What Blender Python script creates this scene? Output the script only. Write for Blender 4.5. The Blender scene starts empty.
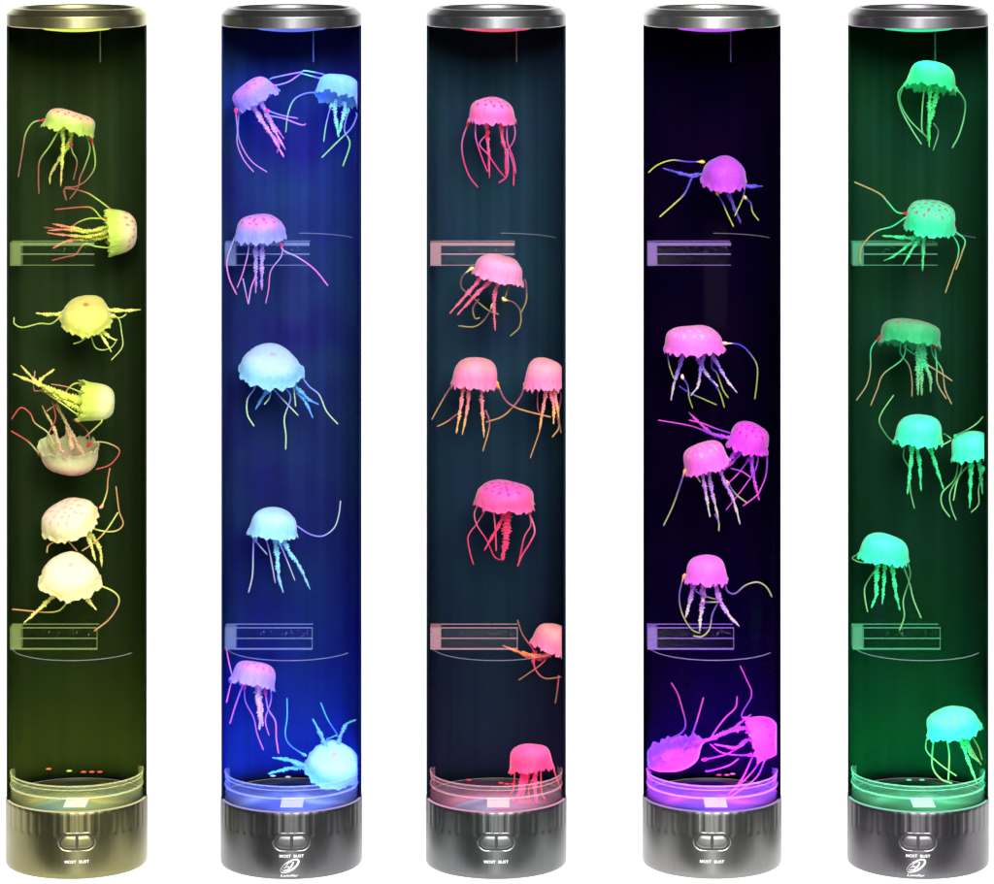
import bpy, bmesh, math, random
from mathutils import Vector, Matrix, noise as mnoise

S = 0.0005            # metres per photograph pixel
DCAM = 4050.0         # camera distance (px units)
HCAM = 1071.0         # camera height above the table (px units)
sc = bpy.context.scene
col = sc.collection

def lin(c):
    return tuple(((v/255)/12.92 if v/255 <= .04045 else ((v/255+.055)/1.055)**2.4) for v in c)

def at(px, py, yd=0.0):
    """photograph pixel + depth (px units, away from camera) -> point in px units"""
    k = (DCAM+yd)/DCAM
    return Vector(((px-497)*k, yd, HCAM-(py+210)*k))

# ------------------------------------------------------------------ helpers
def make_obj(name, verts, faces, mats, parent=None, loc=None, smooth=True, midx=None, cols=None, sharp=0):
    me = bpy.data.meshes.new(name)
    o0 = loc if loc is not None else Vector((0, 0, 0))
    me.from_pydata([((Vector(v)-o0)*S)[:] for v in verts], [], faces)
    if not isinstance(mats, (list, tuple)): mats = [mats]
    for m in mats: me.materials.append(m)
    if midx: me.polygons.foreach_set('material_index', midx)
    me.polygons.foreach_set('use_smooth', [smooth]*len(me.polygons))
    if cols:
        a = me.color_attributes.new('Tint', 'FLOAT_COLOR', 'POINT')
        a.data.foreach_set('color', [x for c in cols for x in (c[0], c[1], c[2], 1.0)])
    bm = bmesh.new(); bm.from_mesh(me)
    bmesh.ops.recalc_face_normals(bm, faces=bm.faces)
    if sharp:
        for e in bm.edges:
            if len(e.link_faces) == 2 and e.calc_face_angle(0) > math.radians(sharp): e.smooth = False
    bm.to_mesh(me); bm.free()
    me.update()
    o = bpy.data.objects.new(name, me); col.objects.link(o)
    if parent is not None: o.parent = parent
    return o

def empty(name, loc, label, cat, group):
    o = bpy.data.objects.new(name, None); col.objects.link(o)
    o.empty_display_size = .01
    o.location = loc*S
    o['label'] = label; o['category'] = cat; o['group'] = group
    return o

class MB:
    def __init__(s): s.v = []; s.f = []; s.m = []; s.c = []
    def add(s, vs, fs, mi=0, cs=None):
        n = len(s.v); s.v += [tuple(v) for v in vs]
        s.f += [tuple(i+n for i in f) for f in fs]; s.m += [mi]*len(fs)
        if cs: s.c += cs
    def build(s, name, mats, parent=None, loc=None, smooth=True):
        return make_obj(name, s.v, s.f, mats, parent, loc, smooth, s.m, s.c or None)

def lathe(profile, n=96, c=(0, 0, 0), closed=False, a0=0, a1=None, rfun=None):
    full = a1 is None
    vs = []; fs = []
    na = n if full else n+1
    for i in range(na):
        a = (2*math.pi*i/n) if full else a0+(a1-a0)*i/n
        for (r, z) in profile:
            rr = rfun(r, z, a) if rfun else r
            vs.append((c[0]+rr*math.cos(a), c[1]+rr*math.sin(a), c[2]+z))
    m = len(profile)
    for i in range(n):
        j = (i+1) % na if full else i+1
        for k in range(m if closed else m-1):
            k2 = (k+1) % m
            fs.append((i*m+k, j*m+k, j*m+k2, i*m+k2))
    if closed and not full:
        fs.append(tuple(range(m))); fs.append(tuple(n*m+k for k in range(m)))
    return vs, fs

def box(x0, x1, y0, y1, z0, z1):
    v = [(x0,y0,z0),(x1,y0,z0),(x1,y1,z0),(x0,y1,z0),(x0,y0,z1),(x1,y0,z1),(x1,y1,z1),(x0,y1,z1)]
    return v, [(0,3,2,1),(4,5,6,7),(0,1,5,4),(1,2,6,5),(2,3,7,6),(3,0,4,7)]

def catmull(pts, step=1.2):
    P = [pts[0]+(pts[0]-pts[1])]+list(pts)+[pts[-1]+(pts[-1]-pts[-2])]
    out = []
    for i in range(1, len(P)-2):
        n = max(2, int((P[i+1]-P[i]).length/step))
        for k in range(n):
            t = k/n
            a, b, c_, d = P[i-1], P[i], P[i+1], P[i+2]
            out.append(.5*((2*b)+(-a+c_)*t+(2*a-5*b+4*c_-d)*t*t+(-a+3*b-3*c_+d)*t**3))
    out.append(P[-2])
    return out

def sweep(path, rad, nseg=10):
    """rad(s01, k, theta, arclen) -> radius"""
    vs = []; fs = []
    L = [0.0]
    for i in range(1, len(path)): L.append(L[-1]+(path[i]-path[i-1]).length)
    T = L[-1] or 1
    ref = Vector((0, 1, 0))
    t_prev = None
    for i, p in enumerate(path):
        t = (path[min(i+1, len(path)-1)]-path[max(i-1, 0)])
        if t.length < 1e-6: t = Vector((0, 0, -1))
        t.normalize()
        if i == 0:
            u = t.cross(ref)
            if u.length < .05: u = t.cross(Vector((1, 0, 0)))
        else:
            u = u-t*u.dot(t)
        u.normalize(); w = t.cross(u)
        for k in range(nseg):
            th = 2*math.pi*k/nseg
            r = rad(L[i]/T, th, L[i], T)
            vs.append(p+u*(r*math.cos(th))+w*(r*math.sin(th)))
    n = len(path)
    for i in range(n-1):
        for k in range(nseg):
            k2 = (k+1) % nseg
            fs.append((i*nseg+k, i*nseg+k2, (i+1)*nseg+k2, (i+1)*nseg+k))
    fs.append(tuple(range(nseg))[::-1]); fs.append(tuple((n-1)*nseg+k for k in range(nseg)))
    return vs, fs, [l/T for l in L]

# ------------------------------------------------------------------ materials
def new_mat(name):
    m = bpy.data.materials.new(name); m.use_nodes = True
    nt = m.node_tree; nt.nodes.clear()
    out = nt.nodes.new('ShaderNodeOutputMaterial')
    return m, nt, out

def N(nt, t, **kw):
    n = nt.nodes.new(t)
    for k, v in kw.items():
        if k.startswith('_'): setattr(n, k[1:], v)
        else: n.inputs[k.replace('__', ' ')].default_value = v
    return n

def mat_silicone(name, clear=0.0, emis=0.0):
    m, nt, out = new_mat(name); ln = nt.links.new
    at_ = N(nt, 'ShaderNodeAttribute', _attribute_name='Tint')
    tc = N(nt, 'ShaderNodeTexCoord')
    nz = N(nt, 'ShaderNodeTexNoise', Scale=420.0, Detail=4.0)
    ln(tc.outputs['Object'], nz.inputs['Vector'])
    hsv = N(nt, 'ShaderNodeHueSaturation')
    mp = N(nt, 'ShaderNodeMapRange'); mp.inputs['To Min'].default_value = .8; mp.inputs['To Max'].default_value = 1.12
    ln(nz.outputs['Fac'], mp.inputs['Value']); ln(mp.outputs[0], hsv.inputs['Value'])
    ln(at_.outputs['Color'], hsv.inputs['Color'])
    b = N(nt, 'ShaderNodeBump', Strength=.6, Distance=.0005)
    nz2 = N(nt, 'ShaderNodeTexNoise', Scale=900.0, Detail=3.0)
    ln(tc.outputs['Object'], nz2.inputs['Vector']); ln(nz2.outputs['Fac'], b.inputs['Height'])
    p = N(nt, 'ShaderNodeBsdfPrincipled', Roughness=.5)
    p.inputs['Specular IOR Level'].default_value = .18
    p.inputs['Sheen Weight'].default_value = .7; p.inputs['Sheen Roughness'].default_value = .35
    ln(hsv.outputs[0], p.inputs['Base Color']); ln(b.outputs[0], p.inputs['Normal'])
    tr = N(nt, 'ShaderNodeBsdfTranslucent'); ln(hsv.outputs[0], tr.inputs['Color'])
    mx = N(nt, 'ShaderNodeMixShader', Fac=.55)
    ln(p.outputs[0], mx.inputs[1]); ln(tr.outputs[0], mx.inputs[2])
    last = mx
    if clear:
        t2 = N(nt, 'ShaderNodeBsdfTransparent')
        m2 = N(nt, 'ShaderNodeMixShader', Fac=clear)
        ln(last.outputs[0], m2.inputs[1]); ln(t2.outputs[0], m2.inputs[2]); last = m2
    ln(last.outputs[0], out.inputs[0])
    return m

def mat_clear(name, tint=(1, 1, 1), lo=.004, hi=.10, rough=.03, frost=0.0, fcol=(.8, .8, .8), emis=0.0):
    """thin clear acrylic: transparent with a Fresnel gloss and optional frosting"""
    m, nt, out = new_mat(name); ln = nt.links.new
    t = N(nt, 'ShaderNodeBsdfTransparent'); t.inputs[0].default_value = (*tint, 1)
    g = N(nt, 'ShaderNodeBsdfAnisotropic' if hasattr(bpy.types, 'ShaderNodeBsdfAnisotropic') else 'ShaderNodeBsdfGlossy', Roughness=rough)
    lw = N(nt, 'ShaderNodeLayerWeight', Blend=.25)
    mp = N(nt, 'ShaderNodeMapRange'); mp.inputs['To Min'].default_value = lo; mp.inputs['To Max'].default_value = hi
    ln(lw.outputs['Fresnel'], mp.inputs['Value'])
    geo = N(nt, 'ShaderNodeNewGeometry')
    mu = N(nt, 'ShaderNodeMath', _operation='MULTIPLY_ADD')
    ln(geo.outputs['Backfacing'], mu.inputs[0]); mu.inputs[1].default_value = -1.0; mu.inputs[2].default_value = 1.0
    mu2 = N(nt, 'ShaderNodeMath', _operation='MULTIPLY')
    ln(mu.outputs[0], mu2.inputs[0]); ln(mp.outputs[0], mu2.inputs[1])
    mx = N(nt, 'ShaderNodeMixShader')
    ln(mu2.outputs[0], mx.inputs[0]); ln(t.outputs[0], mx.inputs[1]); ln(g.outputs[0], mx.inputs[2])
    last = mx
    if frost:
        d = N(nt, 'ShaderNodeBsdfDiffuse'); d.inputs[0].default_value = (*fcol, 1)
        tl = N(nt, 'ShaderNodeBsdfTranslucent'); tl.inputs[0].default_value = (*fcol, 1)
        dm = N(nt, 'ShaderNodeMixShader', Fac=.5)
        ln(d.outputs[0], dm.inputs[1]); ln(tl.outputs[0], dm.inputs[2])
        m2 = N(nt, 'ShaderNodeMixShader', Fac=frost)
        ln(last.outputs[0], m2.inputs[1]); ln(dm.outputs[0], m2.inputs[2]); last = m2
    ln(last.outputs[0], out.inputs[0])
    return m

def mat_emit(name, color, strength, white=0.0):
    m, nt, out = new_mat(name); ln = nt.links.new
    e = N(nt, 'ShaderNodeEmission', Strength=strength)
    if white:
        tc = N(nt, 'ShaderNodeTexCoord')
        nz = N(nt, 'ShaderNodeTexNoise', Scale=55.0, Detail=2.0)
        ln(tc.outputs['Object'], nz.inputs['Vector'])
        cr = N(nt, 'ShaderNodeValToRGB')
        cr.color_ramp.elements[0].position = .35; cr.color_ramp.elements[0].color = (*[c*.35 for c in color], 1)
        cr.color_ramp.elements[1].position = .72
        cr.color_ramp.elements[1].color = (*[c*(1-white)+white for c in color], 1)
        mid = cr.color_ramp.elements.new(.52); mid.color = (*color, 1)
        ln(nz.outputs['Fac'], cr.inputs[0]); ln(cr.outputs[0], e.inputs[0])
    else: e.inputs[0].default_value = (*color, 1)
    ln(e.outputs[0], out.inputs[0])
    return m

def mat_metal(name, color, rough=.33, streak=.25):
    m, nt, out = new_mat(name); ln = nt.links.new
    tc = N(nt, 'ShaderNodeTexCoord')
    mpg = N(nt, 'ShaderNodeMapping'); mpg.inputs['Scale'].default_value = (900, 900, 40)
    ln(tc.outputs['Object'], mpg.inputs[0])
    nz = N(nt, 'ShaderNodeTexNoise', Scale=1.0, Detail=4.0); ln(mpg.outputs[0], nz.inputs['Vector'])
    nb = N(nt, 'ShaderNodeTexNoise', Scale=60.0, Detail=3.0); ln(tc.outputs['Object'], nb.inputs['Vector'])
    mr = N(nt, 'ShaderNodeMapRange'); mr.inputs['To Min'].default_value = rough-.06; mr.inputs['To Max'].default_value = rough+.12
    ln(nb.outputs['Fac'], mr.inputs['Value'])
    b = N(nt, 'ShaderNodeBump', Strength=streak, Distance=.0001); ln(nz.outputs['Fac'], b.inputs['Height'])
    mv = N(nt, 'ShaderNodeMapRange'); mv.inputs['To Min'].default_value = .85; mv.inputs['To Max'].default_value = 1.1
    ln(nz.outputs['Fac'], mv.inputs['Value'])
    hs = N(nt, 'ShaderNodeHueSaturation'); hs.inputs['Color'].default_value = (*color, 1); ln(mv.outputs[0], hs.inputs['Value'])
    p = N(nt, 'ShaderNodeBsdfPrincipled', Metallic=1.0)
    ln(hs.outputs[0], p.inputs['Base Color']); ln(mr.outputs[0], p.inputs['Roughness']); ln(b.outputs[0], p.inputs['Normal'])
    ln(p.outputs[0], out.inputs[0])
    return m

def mat_film(name, color, gloss=.02):
    """dark satin backing film with faint vertical drawing streaks"""
    m, nt, out = new_mat(name); ln = nt.links.new
    tc = N(nt, 'ShaderNodeTexCoord')
    mpg = N(nt, 'ShaderNodeMapping'); mpg.inputs['Scale'].default_value = (150, 150, 1.5)
    ln(tc.outputs['Object'], mpg.inputs[0])
    nz = N(nt, 'ShaderNodeTexNoise', Scale=1.0, Detail=5.0, Roughness=.6); ln(mpg.outputs[0], nz.inputs['Vector'])
    mv = N(nt, 'ShaderNodeMapRange'); mv.inputs['From Min'].default_value = .3; mv.inputs['From Max'].default_value = .7
    mv.inputs['To Min'].default_value = .78; mv.inputs['To Max'].default_value = 1.22
    ln(nz.outputs['Fac'], mv.inputs['Value'])
    n2 = N(nt, 'ShaderNodeTexNoise', Scale=22.0, Detail=3.0); ln(tc.outputs['Object'], n2.inputs['Vector'])
    hs = N(nt, 'ShaderNodeHueSaturation'); hs.inputs['Color'].default_value = (*color, 1); ln(mv.outputs[0], hs.inputs['Value'])
    mh = N(nt, 'ShaderNodeMapRange'); mh.inputs['To Min'].default_value = .44; mh.inputs['To Max'].default_value = .56
    ln(n2.outputs['Fac'], mh.inputs['Value']); ln(mh.outputs[0], hs.inputs['Hue'])
    p = N(nt, 'ShaderNodeBsdfDiffuse')
    ln(hs.outputs[0], p.inputs['Color'])
    ln(p.outputs[0], out.inputs[0])
    return m

def mat_plain(name, color, rough=.5, metal=0.0):
    m, nt, out = new_mat(name); ln = nt.links.new
    tc = N(nt, 'ShaderNodeTexCoord')
    nz = N(nt, 'ShaderNodeTexNoise', Scale=300.0, Detail=3.0); ln(tc.outputs['Object'], nz.inputs['Vector'])
    hs = N(nt, 'ShaderNodeHueSaturation'); hs.inputs['Color'].default_value = (*color, 1)
    mv = N(nt, 'ShaderNodeMapRange'); mv.inputs['To Min'].default_value = .88; mv.inputs['To Max'].default_value = 1.1
    ln(nz.outputs['Fac'], mv.inputs['Value']); ln(mv.outputs[0], hs.inputs['Value'])
    p = N(nt, 'ShaderNodeBsdfPrincipled', Roughness=rough, Metallic=metal)
    ln(hs.outputs[0], p.inputs['Base Color']); ln(p.outputs[0], out.inputs[0])
    return m

def mat_glow(name, cols, strength):
    m, nt, out = new_mat(name); ln = nt.links.new
    tc = N(nt, 'ShaderNodeTexCoord')
    mpg = N(nt, 'ShaderNodeMapping'); mpg.inputs['Scale'].default_value = (1, .8, 1)
    ln(tc.outputs['Object'], mpg.inputs[0])
    nz = N(nt, 'ShaderNodeTexNoise', Scale=38.0, Detail=1.5, Roughness=.5); nz.inputs['Distortion'].default_value = .5
    ln(mpg.outputs[0], nz.inputs['Vector'])
    cr = N(nt, 'ShaderNodeValToRGB'); e0 = cr.color_ramp.elements
    pos = (.25, .38, .50, .62, .76)
    e0[0].position = pos[0]; e0[0].color = (*lin(cols[0]), 1)
    e0[1].position = pos[4]; e0[1].color = (*lin(cols[4]), 1)
    for k in (1, 2, 3):
        q = e0.new(pos[k]); q.color = (*lin(cols[k]), 1)
    e = N(nt, 'ShaderNodeEmission', Strength=strength)
    ln(nz.outputs['Fac'], cr.inputs[0]); ln(cr.outputs[0], e.inputs[0]); ln(e.outputs[0], out.inputs[0])
    # the diffuser is brightest over the LEDs and fades away from them
    vs_ = N(nt, 'ShaderNodeVectorMath', _operation='DISTANCE'); vs_.inputs[1].default_value = (0, -30*S, 64*S)
    ln(tc.outputs['Object'], vs_.inputs[0])
    fm = N(nt, 'ShaderNodeMapRange', _interpolation_type='SMOOTHSTEP')
    fm.inputs['From Min'].default_value = 18*S; fm.inputs['From Max'].default_value = 62*S
    fm.inputs['To Min'].default_value = strength; fm.inputs['To Max'].default_value = strength*.10
    ln(vs_.outputs['Value'], fm.inputs['Value']); ln(fm.outputs[0], e.inputs['Strength'])
    return m

INNER = mat_clear('wetted_tube_wall', lo=0, hi=0)
SIL = mat_silicone('silicone')
BELL = mat_silicone('bell_silicone', clear=.27)
SILC = mat_silicone('clear_silicone', clear=.38)
GLASS = mat_clear('clear_tube', lo=0, hi=.008, rough=.15)
BLOCK = mat_clear('clear_acrylic', tint=(.97, .97, .98), lo=.003, hi=.03, rough=.1)
WHITE_INK = mat_plain('white_ink', (.72, .72, .72), .5)
GROOVE = mat_plain('dark_groove', (.02, .02, .02), .5)

# ------------------------------------------------------------------ lamps
# key: centre px, tube radius, metal, film, led rgb, tint of frosted acrylic, light powers
LAMPS = dict(
 A=dict(glow=((40,80,70),(110,150,130),(130,140,50),(190,165,80),(235,225,90)), x=76.8, r=69.0, metal=(.17, .16, .075), film=(.0080, .0155, .0045), led=(1.0, .86, .22), fr=(.55, .75, .25), pw=1.0, logo=False,
        label='jellyfish lamp with olive gold cap and base glowing yellow green', beads=[(48.6,769,(1,.25,.1)),(69.2,771,(.8,1,.1)),(83.7,772,(1,.15,.1)),(91.8,772,(1,.15,.1)),(99.8,772,(1,.1,.1))]),
 B=dict(glow=((20,30,140),(50,80,220),(90,120,245),(150,175,250),(225,235,255)), x=291.5, r=69.3, metal=(.11, .11, .115), film=(.006, .012, .058), led=(.06, .12, 1.0), fr=(.35, .5, 1.0), pw=1.0, logo=True,
        label='jellyfish lamp with gunmetal cap and base glowing deep blue', beads=[(273,776,(.5,.7,1)),(288,777,(.4,.6,1)),(312.6,776,(.5,.7,1))]),
 C=dict(glow=((60,60,100),(140,150,195),(190,100,145),(225,125,170),(250,190,215)), x=496.2, r=69.0, metal=(.12, .125, .125), film=(.0055, .015, .026), led=(1.0, .16, .50), fr=(.9, .42, .5), pw=1.0, logo=False,
        label='jellyfish lamp with grey metal base glowing red and pink', beads=[(469,780,(1,.05,.1)),(501,783,(1,.05,.08)),(507,784,(1,.05,.08)),(513,784,(1,.05,.08))]),
 D=dict(glow=((25,10,110),(70,30,200),(140,40,230),(235,70,240),(250,140,250)), x=712.0, r=68.0, metal=(.17, .17, .165), film=(.0011, .0002, .0045), led=(.38, .04, 1.0), fr=(.5, .25, .95), pw=1.0, logo=False,
        label='jellyfish lamp with bright silver base glowing violet purple', beads=[(719,775,(1,.05,.4)),(727,775,(1,.1,.6)),(732.6,774,(1,.2,.8))]),
 E=dict(glow=((5,50,30),(20,110,65),(40,150,90),(90,200,140),(190,240,210)), x=918.0, r=69.2, metal=(.115, .11, .12), film=(.0028, .0165, .0075), led=(.0, 1.0, .55), fr=(.2, .85, .45), pw=1.0, logo=True,
        label='jellyfish lamp with dark grey metal base glowing emerald green', beads=[(909,780,(.1,1,.5)),(922,780,(.1,1,.4))]),
)
Z = lambda py: 861-py        # height above the table for a pixel row on the tube axis

def arc_map(c, ang0, R, u, v, off):
    a = ang0+u/R
    return (c[0]+(R+off)*math.cos(a), c[1]+(R+off)*math.sin(a), v)

def pill(hw, hh, n=14):
    pts = []
    for k in range(n+1):
        a = -math.pi/2+math.pi*k/n; pts.append((hw-hh+hh*math.cos(a), hh*math.sin(a)))
    for k in range(n+1):
        a = math.pi/2+math.pi*k/n; pts.append((-(hw-hh)+hh*math.cos(a), hh*math.sin(a)))
    return pts

def text_flat(s, size, bold=.0):
    cu = bpy.data.curves.new('lettering', 'FONT'); cu.body = s; cu.size = size
    cu.align_x = 'CENTER'; cu.align_y = 'CENTER'; cu.offset = bold; cu.resolution_u = 4
    cu.space_character = 1.05
    o = bpy.data.objects.new('lettering', cu); col.objects.link(o)
    dg = bpy.context.evaluated_depsgraph_get(); dg.update()
    me = bpy.data.meshes.new_from_object(o.evaluated_get(dg))
    vs = [tuple(v.co) for v in me.vertices]; fs = [tuple(p.vertices) for p in me.polygons]
    bpy.data.objects.remove(o); bpy.data.curves.remove(cu); bpy.data.meshes.remove(me)
    return vs, fs

def build_lamp(key, L):
    cx = (L['x']-497); R = L['r']; RB = R+1.6
    c = Vector((cx, 0, 0))
    root = empty('jellyfish_lamp', c, L['label'], 'lamp', 'tall jellyfish lamps standing in a row')
    ang0 = math.atan2(-DCAM, -cx)          # the front faces the camera
    C3 = (cx, 0, 0)
    metal = mat_metal('brushed_metal', L['metal'], .35)
    led = L['led']
    # --- base
    def rf(r, z, a):
        if r > RB-.6 and z > 40:
            k = (math.cos((a-ang0)*44)+.5)/1.5
            h = min(1, (z-41)/2.0)
            if math.cos((a-ang0)*44) < -.1: return r
            return r-.30*max(0, k)*h
        return r
    prof = [(2, 0), (RB-2.2, 0), (RB-.8, .8), (RB-.1, 2.4)]+[(RB, z) for z in (6, 14, 22, 30, 38, 41, 42, 43, 46, 52, 58, 62)]+[(RB, 64), (RB-.7, 65.6), (RB-1.6, 66), (R-.2, 66), (R-.3, 55), (2, 54)]
    v, f = lathe(prof, 720, C3, closed=True, rfun=rf)
    make_obj('base', v, f, metal, root, c, sharp=30)
    # tube light on the base lip, put in as an emissive ring
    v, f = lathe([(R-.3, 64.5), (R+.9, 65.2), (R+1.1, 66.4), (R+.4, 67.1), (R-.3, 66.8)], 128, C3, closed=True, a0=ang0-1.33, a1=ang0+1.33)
    make_obj('added_lip_glow', v, f, mat_emit('added_lip_emission', tuple(.35+.65*x for x in led) if key != 'B' else (.55, .45, .95), .75), root, c)
    # --- button bezel
    RBc = RB
    zc = 36.8
    bz = MB()
    for (ow, oh, iw, ih, h0, h1, mi) in ((19.4, 9.6, 17.6, 7.9, .2, 1.0, 0),):
        P = pill(ow, oh); Q = pill((ow+iw)/2, (oh+ih)/2); I = pill(iw, ih); n = len(P)
        vs = [arc_map(C3, ang0, RBc, -p[0], zc+p[1], -.3) for p in P]+[arc_map(C3, ang0, RBc, -p[0], zc+p[1], h1) for p in Q]+[arc_map(C3, ang0, RBc, -p[0], zc+p[1], -.3) for p in I]
        fs = []
        for k in range(n):
            k2 = (k+1) % n
            fs += [(k, k2, n+k2, n+k), (n+k, n+k2, 2*n+k2, 2*n+k)]
        bz.add(vs, fs, 0)
    # dark well behind the buttons (strip grid so it follows the curve)
    I = pill(17.7, 8.0); n = len(I)
    top = [p for p in I]
    vs = []; fs = []
    m_ = 24
    for i in range(m_+1):
        u = -17.6+35.2*i/m_
        e = max(0, abs(u)-(17.7-8.0)); hh = math.sqrt(max(0, 8.0**2-e*e))
        vs += [arc_map(C3, ang0, RBc, -u, zc-hh, .12), arc_map(C3, ang0, RBc, -u, zc+hh, .12)]
    for i in range(m_): fs.append((2*i, 2*i+2, 2*i+3, 2*i+1))
    bz.add(vs, fs, 1)
    bezel = bz.build('button_bezel', [mat_metal('bezel_metal', tuple(min(1, x*1.7) for x in L['metal']), .25, .1), GROOVE], root, c)
    for sgn in (-1, 1):
        vs = []; fs = []; m_ = 14
        for i in range(m_+1):
            t = i/m_
            u = .9+(15.6-.9)*t
            e = max(0, u-(15.6-6.3)); hh = math.sqrt(max(.2, 6.3**2-e*e))
            lift = 1.25-.35*t
            for (vv, oo) in ((-hh, .15), (-hh+.6, lift), (-hh*.4, lift+.35), (hh*.4, lift+.35), (hh-.6, lift), (hh, .15)):
                vs.append(arc_map(C3, ang0, RBc, sgn*u, zc+vv, oo))
        for i in range(m_):
            for k in range(5): fs.append((i*6+k, i*6+6+k, i*6+7+k, i*6+1+k))
        fs.append((0, 1, 2, 3, 4, 5)); fs.append(tuple(m_*6+k for k in range(6)))
        make_obj('button', vs, fs, mat_metal('button_metal', tuple(min(1, x*1.35) for x in L['metal']), .45, .4), bezel, c)
    # --- lettering and emblem
    tz = 23.2 if L['logo'] else 17.4
    mb = MB()
    vs, fs = text_flat('MOST  BUST', 4.1, .05)
    mb.add([arc_map(C3, ang0, RBc, v[0]*1.02, tz+v[1]*.95, .12) for v in vs], fs)
    mb.build('lettering', WHITE_INK, root, c, smooth=False)
    if L['logo']:
        mb = MB()
        def ring(a, b, th, rot, du, dv, a_0=0, a_1=360, n=48):
            vs = []; fs = []
            for i in range(n+1):
                t = math.radians(a_0+(a_1-a_0)*i/n)
                w = th*(.55+.45*math.cos(t+.6))
                for s_ in (-1, 1):
                    x = (a+s_*w/2)*math.cos(t); y = (b+s_*w/2)*math.sin(t)
                    X = x*math.cos(rot)-y*math.sin(rot)+du; Y = x*math.sin(rot)+y*math.cos(rot)+dv
                    vs.append(arc_map(C3, ang0, RBc, X, 13.6+Y, .14))
            for i in range(n): fs.append((2*i, 2*i+1, 2*i+3, 2*i+2))
            mb.add(vs, fs)
        r_ = math.radians(32)
        ring(10.2, 4.2, 1.9, r_, -2, 0, -175, 172)
        ring(5.6, 2.2, 1.5, math.radians(50), -2.6, .2, 20, 350)
        ring(3.6, 1.6, 1.2, math.radians(20), -5.5, -2.6)
        mb.build('emblem', WHITE_INK, root, c, smooth=False)
        mb = MB()
        vs, fs = text_flat('Lumillar', 4.0, .0)
        mb.add([arc_map(C3, ang0, RBc, (v[0]+v[1]*.25)*1.25-2, 4.2+v[1]*.8, .12) for v in vs], fs)
        mb.build('lettering', WHITE_INK, root, c, smooth=False)
    # --- tube, backing film
    zt = Z(25)
    v, f = lathe([(R-.7, 66.5), (R-.7, zt-.2), (R-2.6, zt-.2), (R-2.6, 66.5)], 128, C3, closed=True)
    make_obj('tube', v, f, [GLASS, INNER], root, c, midx=[1 if i_ % 4 == 2 else 0 for i_ in range(len(f))])
    film = mat_film('back_film', L['film'])
    a_back = ang0+math.pi
    h = math.radians(103)
    v, f = lathe([(R+.1, 66.05), (R+.1, zt-.1), (R+.7, zt-.1), (R+.7, 66.05)], 120, C3, closed=True, a0=a_back-h, a1=a_back+h)
    make_obj('back_film', v, f, film, root, c)
    # --- cap
    capm = mat_metal('cap_metal', tuple(min(1, x*2.4) for x in L['metal']), .30, .1)
    prof = [(0, zt+.1), (R+.4, zt+.1), (R+1.0, zt+.8), (R+1.1, zt+11), (R+.6, zt+12), (R-5.4, zt+17.6), (R-6.5, zt+18), (R-9, zt+18), (R-10.5, zt+17), (R-12, zt+14), (R-16, zt+13.2), (20, zt+12.4), (0, zt+12.4)]
    v, f = lathe(prof, 128, C3)
    make_obj('cap', v, f, capm, root, c, sharp=18)
    ledm = mat_emit('cap_light_glow', dict(A=(.85, 1, .12), B=(.12, .2, 1), C=(1, .09, .16), D=(.62, .09, 1), E=(.05, .9, .35))[key], 1.0)
    v, f = lathe([(41, zt), (39, zt-1.8), (32, zt-4.2), (18, zt-5.8), (0, zt-6.2)], 96, C3)
    make_obj('cap_light', v, f, ledm, root, c)
    # pale upright streak under the cap, shaped as a thin tube
    fr = mat_clear('frosted_acrylic', lo=.02, hi=.3, rough=.2, frost=.35, fcol=tuple(.25*x+.3 for x in L['fr']))
    fr2 = mat_clear('frosted_edge', lo=.02, hi=.3, rough=.2, frost=.19, fcol=L['fr'])
    frr = mat_clear('polished_edge', lo=.01, hi=.1, rough=.2, frost=.2, fcol=(.5, .55, .6))
    px_ = L['x']+20.5-497
    v, f = lathe([(.9, Z(64)), (.9, zt-.1), (.3, zt-.1), (.3, Z(64))], 12, (px_, 30, 0), closed=True)
    make_obj('streak_tube', v, f, mat_clear('streak_tube_wall', lo=.01, hi=.08, rough=.2, frost=.10, fcol=(.5, .55, .6)), root, c)
    # --- acrylic shelves
    for (p0, p1, pr, xr) in ((242, 264, 240, 18), (626, 647, 647, 21)):
        z1, z0 = Z(p0), Z(p1); zm = (z0+z1)/2
        hd = 9
        mb = MB()
        x0 = cx-55; x1 = cx+xr
        v, f = box(x0, x1, -hd, hd, z0, z1); mb.add(v, f, 0)
        for zz, w in (((z1-1, 3.2), (zm, 1.2), (z0, .6)) if p0 < 400 else ((z1, .9), (zm, .9), (z0, 1.5))):
            v, f = box(x0, x1+.4, -hd-.5, -hd+.7, zz-w/2, zz+w/2); mb.add(v, f, 1)
        v, f = box(x0, x1+.4, hd-.7, hd+.5, z1-.4, z1+.4); mb.add(v, f, 1)
        if p0 > 400: v, f = box(x1-.2, x1+.4, -hd-.3, -hd+.6, z0+.2, z1-.2); mb.add(v, f, 1)
        v, f = box(x0, x1, -hd+.5, hd-.5, zm-.35, zm+.35); mb.add(v, f, 0)
        rnd = random.Random(key+str(p0))
        for _ in range(22):
            bx, bz_ = rnd.uniform(x0+20, x1-3), zm+rnd.uniform(1.2, 6)
            r_ = rnd.uniform(.25, .6)
            v, f = lathe([(0, -r_), (r_*.8, -r_*.5), (r_, 0), (r_*.8, r_*.5), (0, r_)], 6, (bx, rnd.uniform(-8, 6), bz_)); mb.add(v, f, 1)
        mb.build('acrylic_shelf', [BLOCK, fr2], root, c, smooth=False)
        mb = MB()
        xl = cx-math.sqrt((R-2.6)**2-hd*hd)
        v, f = box(xl, x0-.1, -hd-.6, hd+.6, z0-.6, z1+.4); mb.add(v, f, 0)
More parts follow.
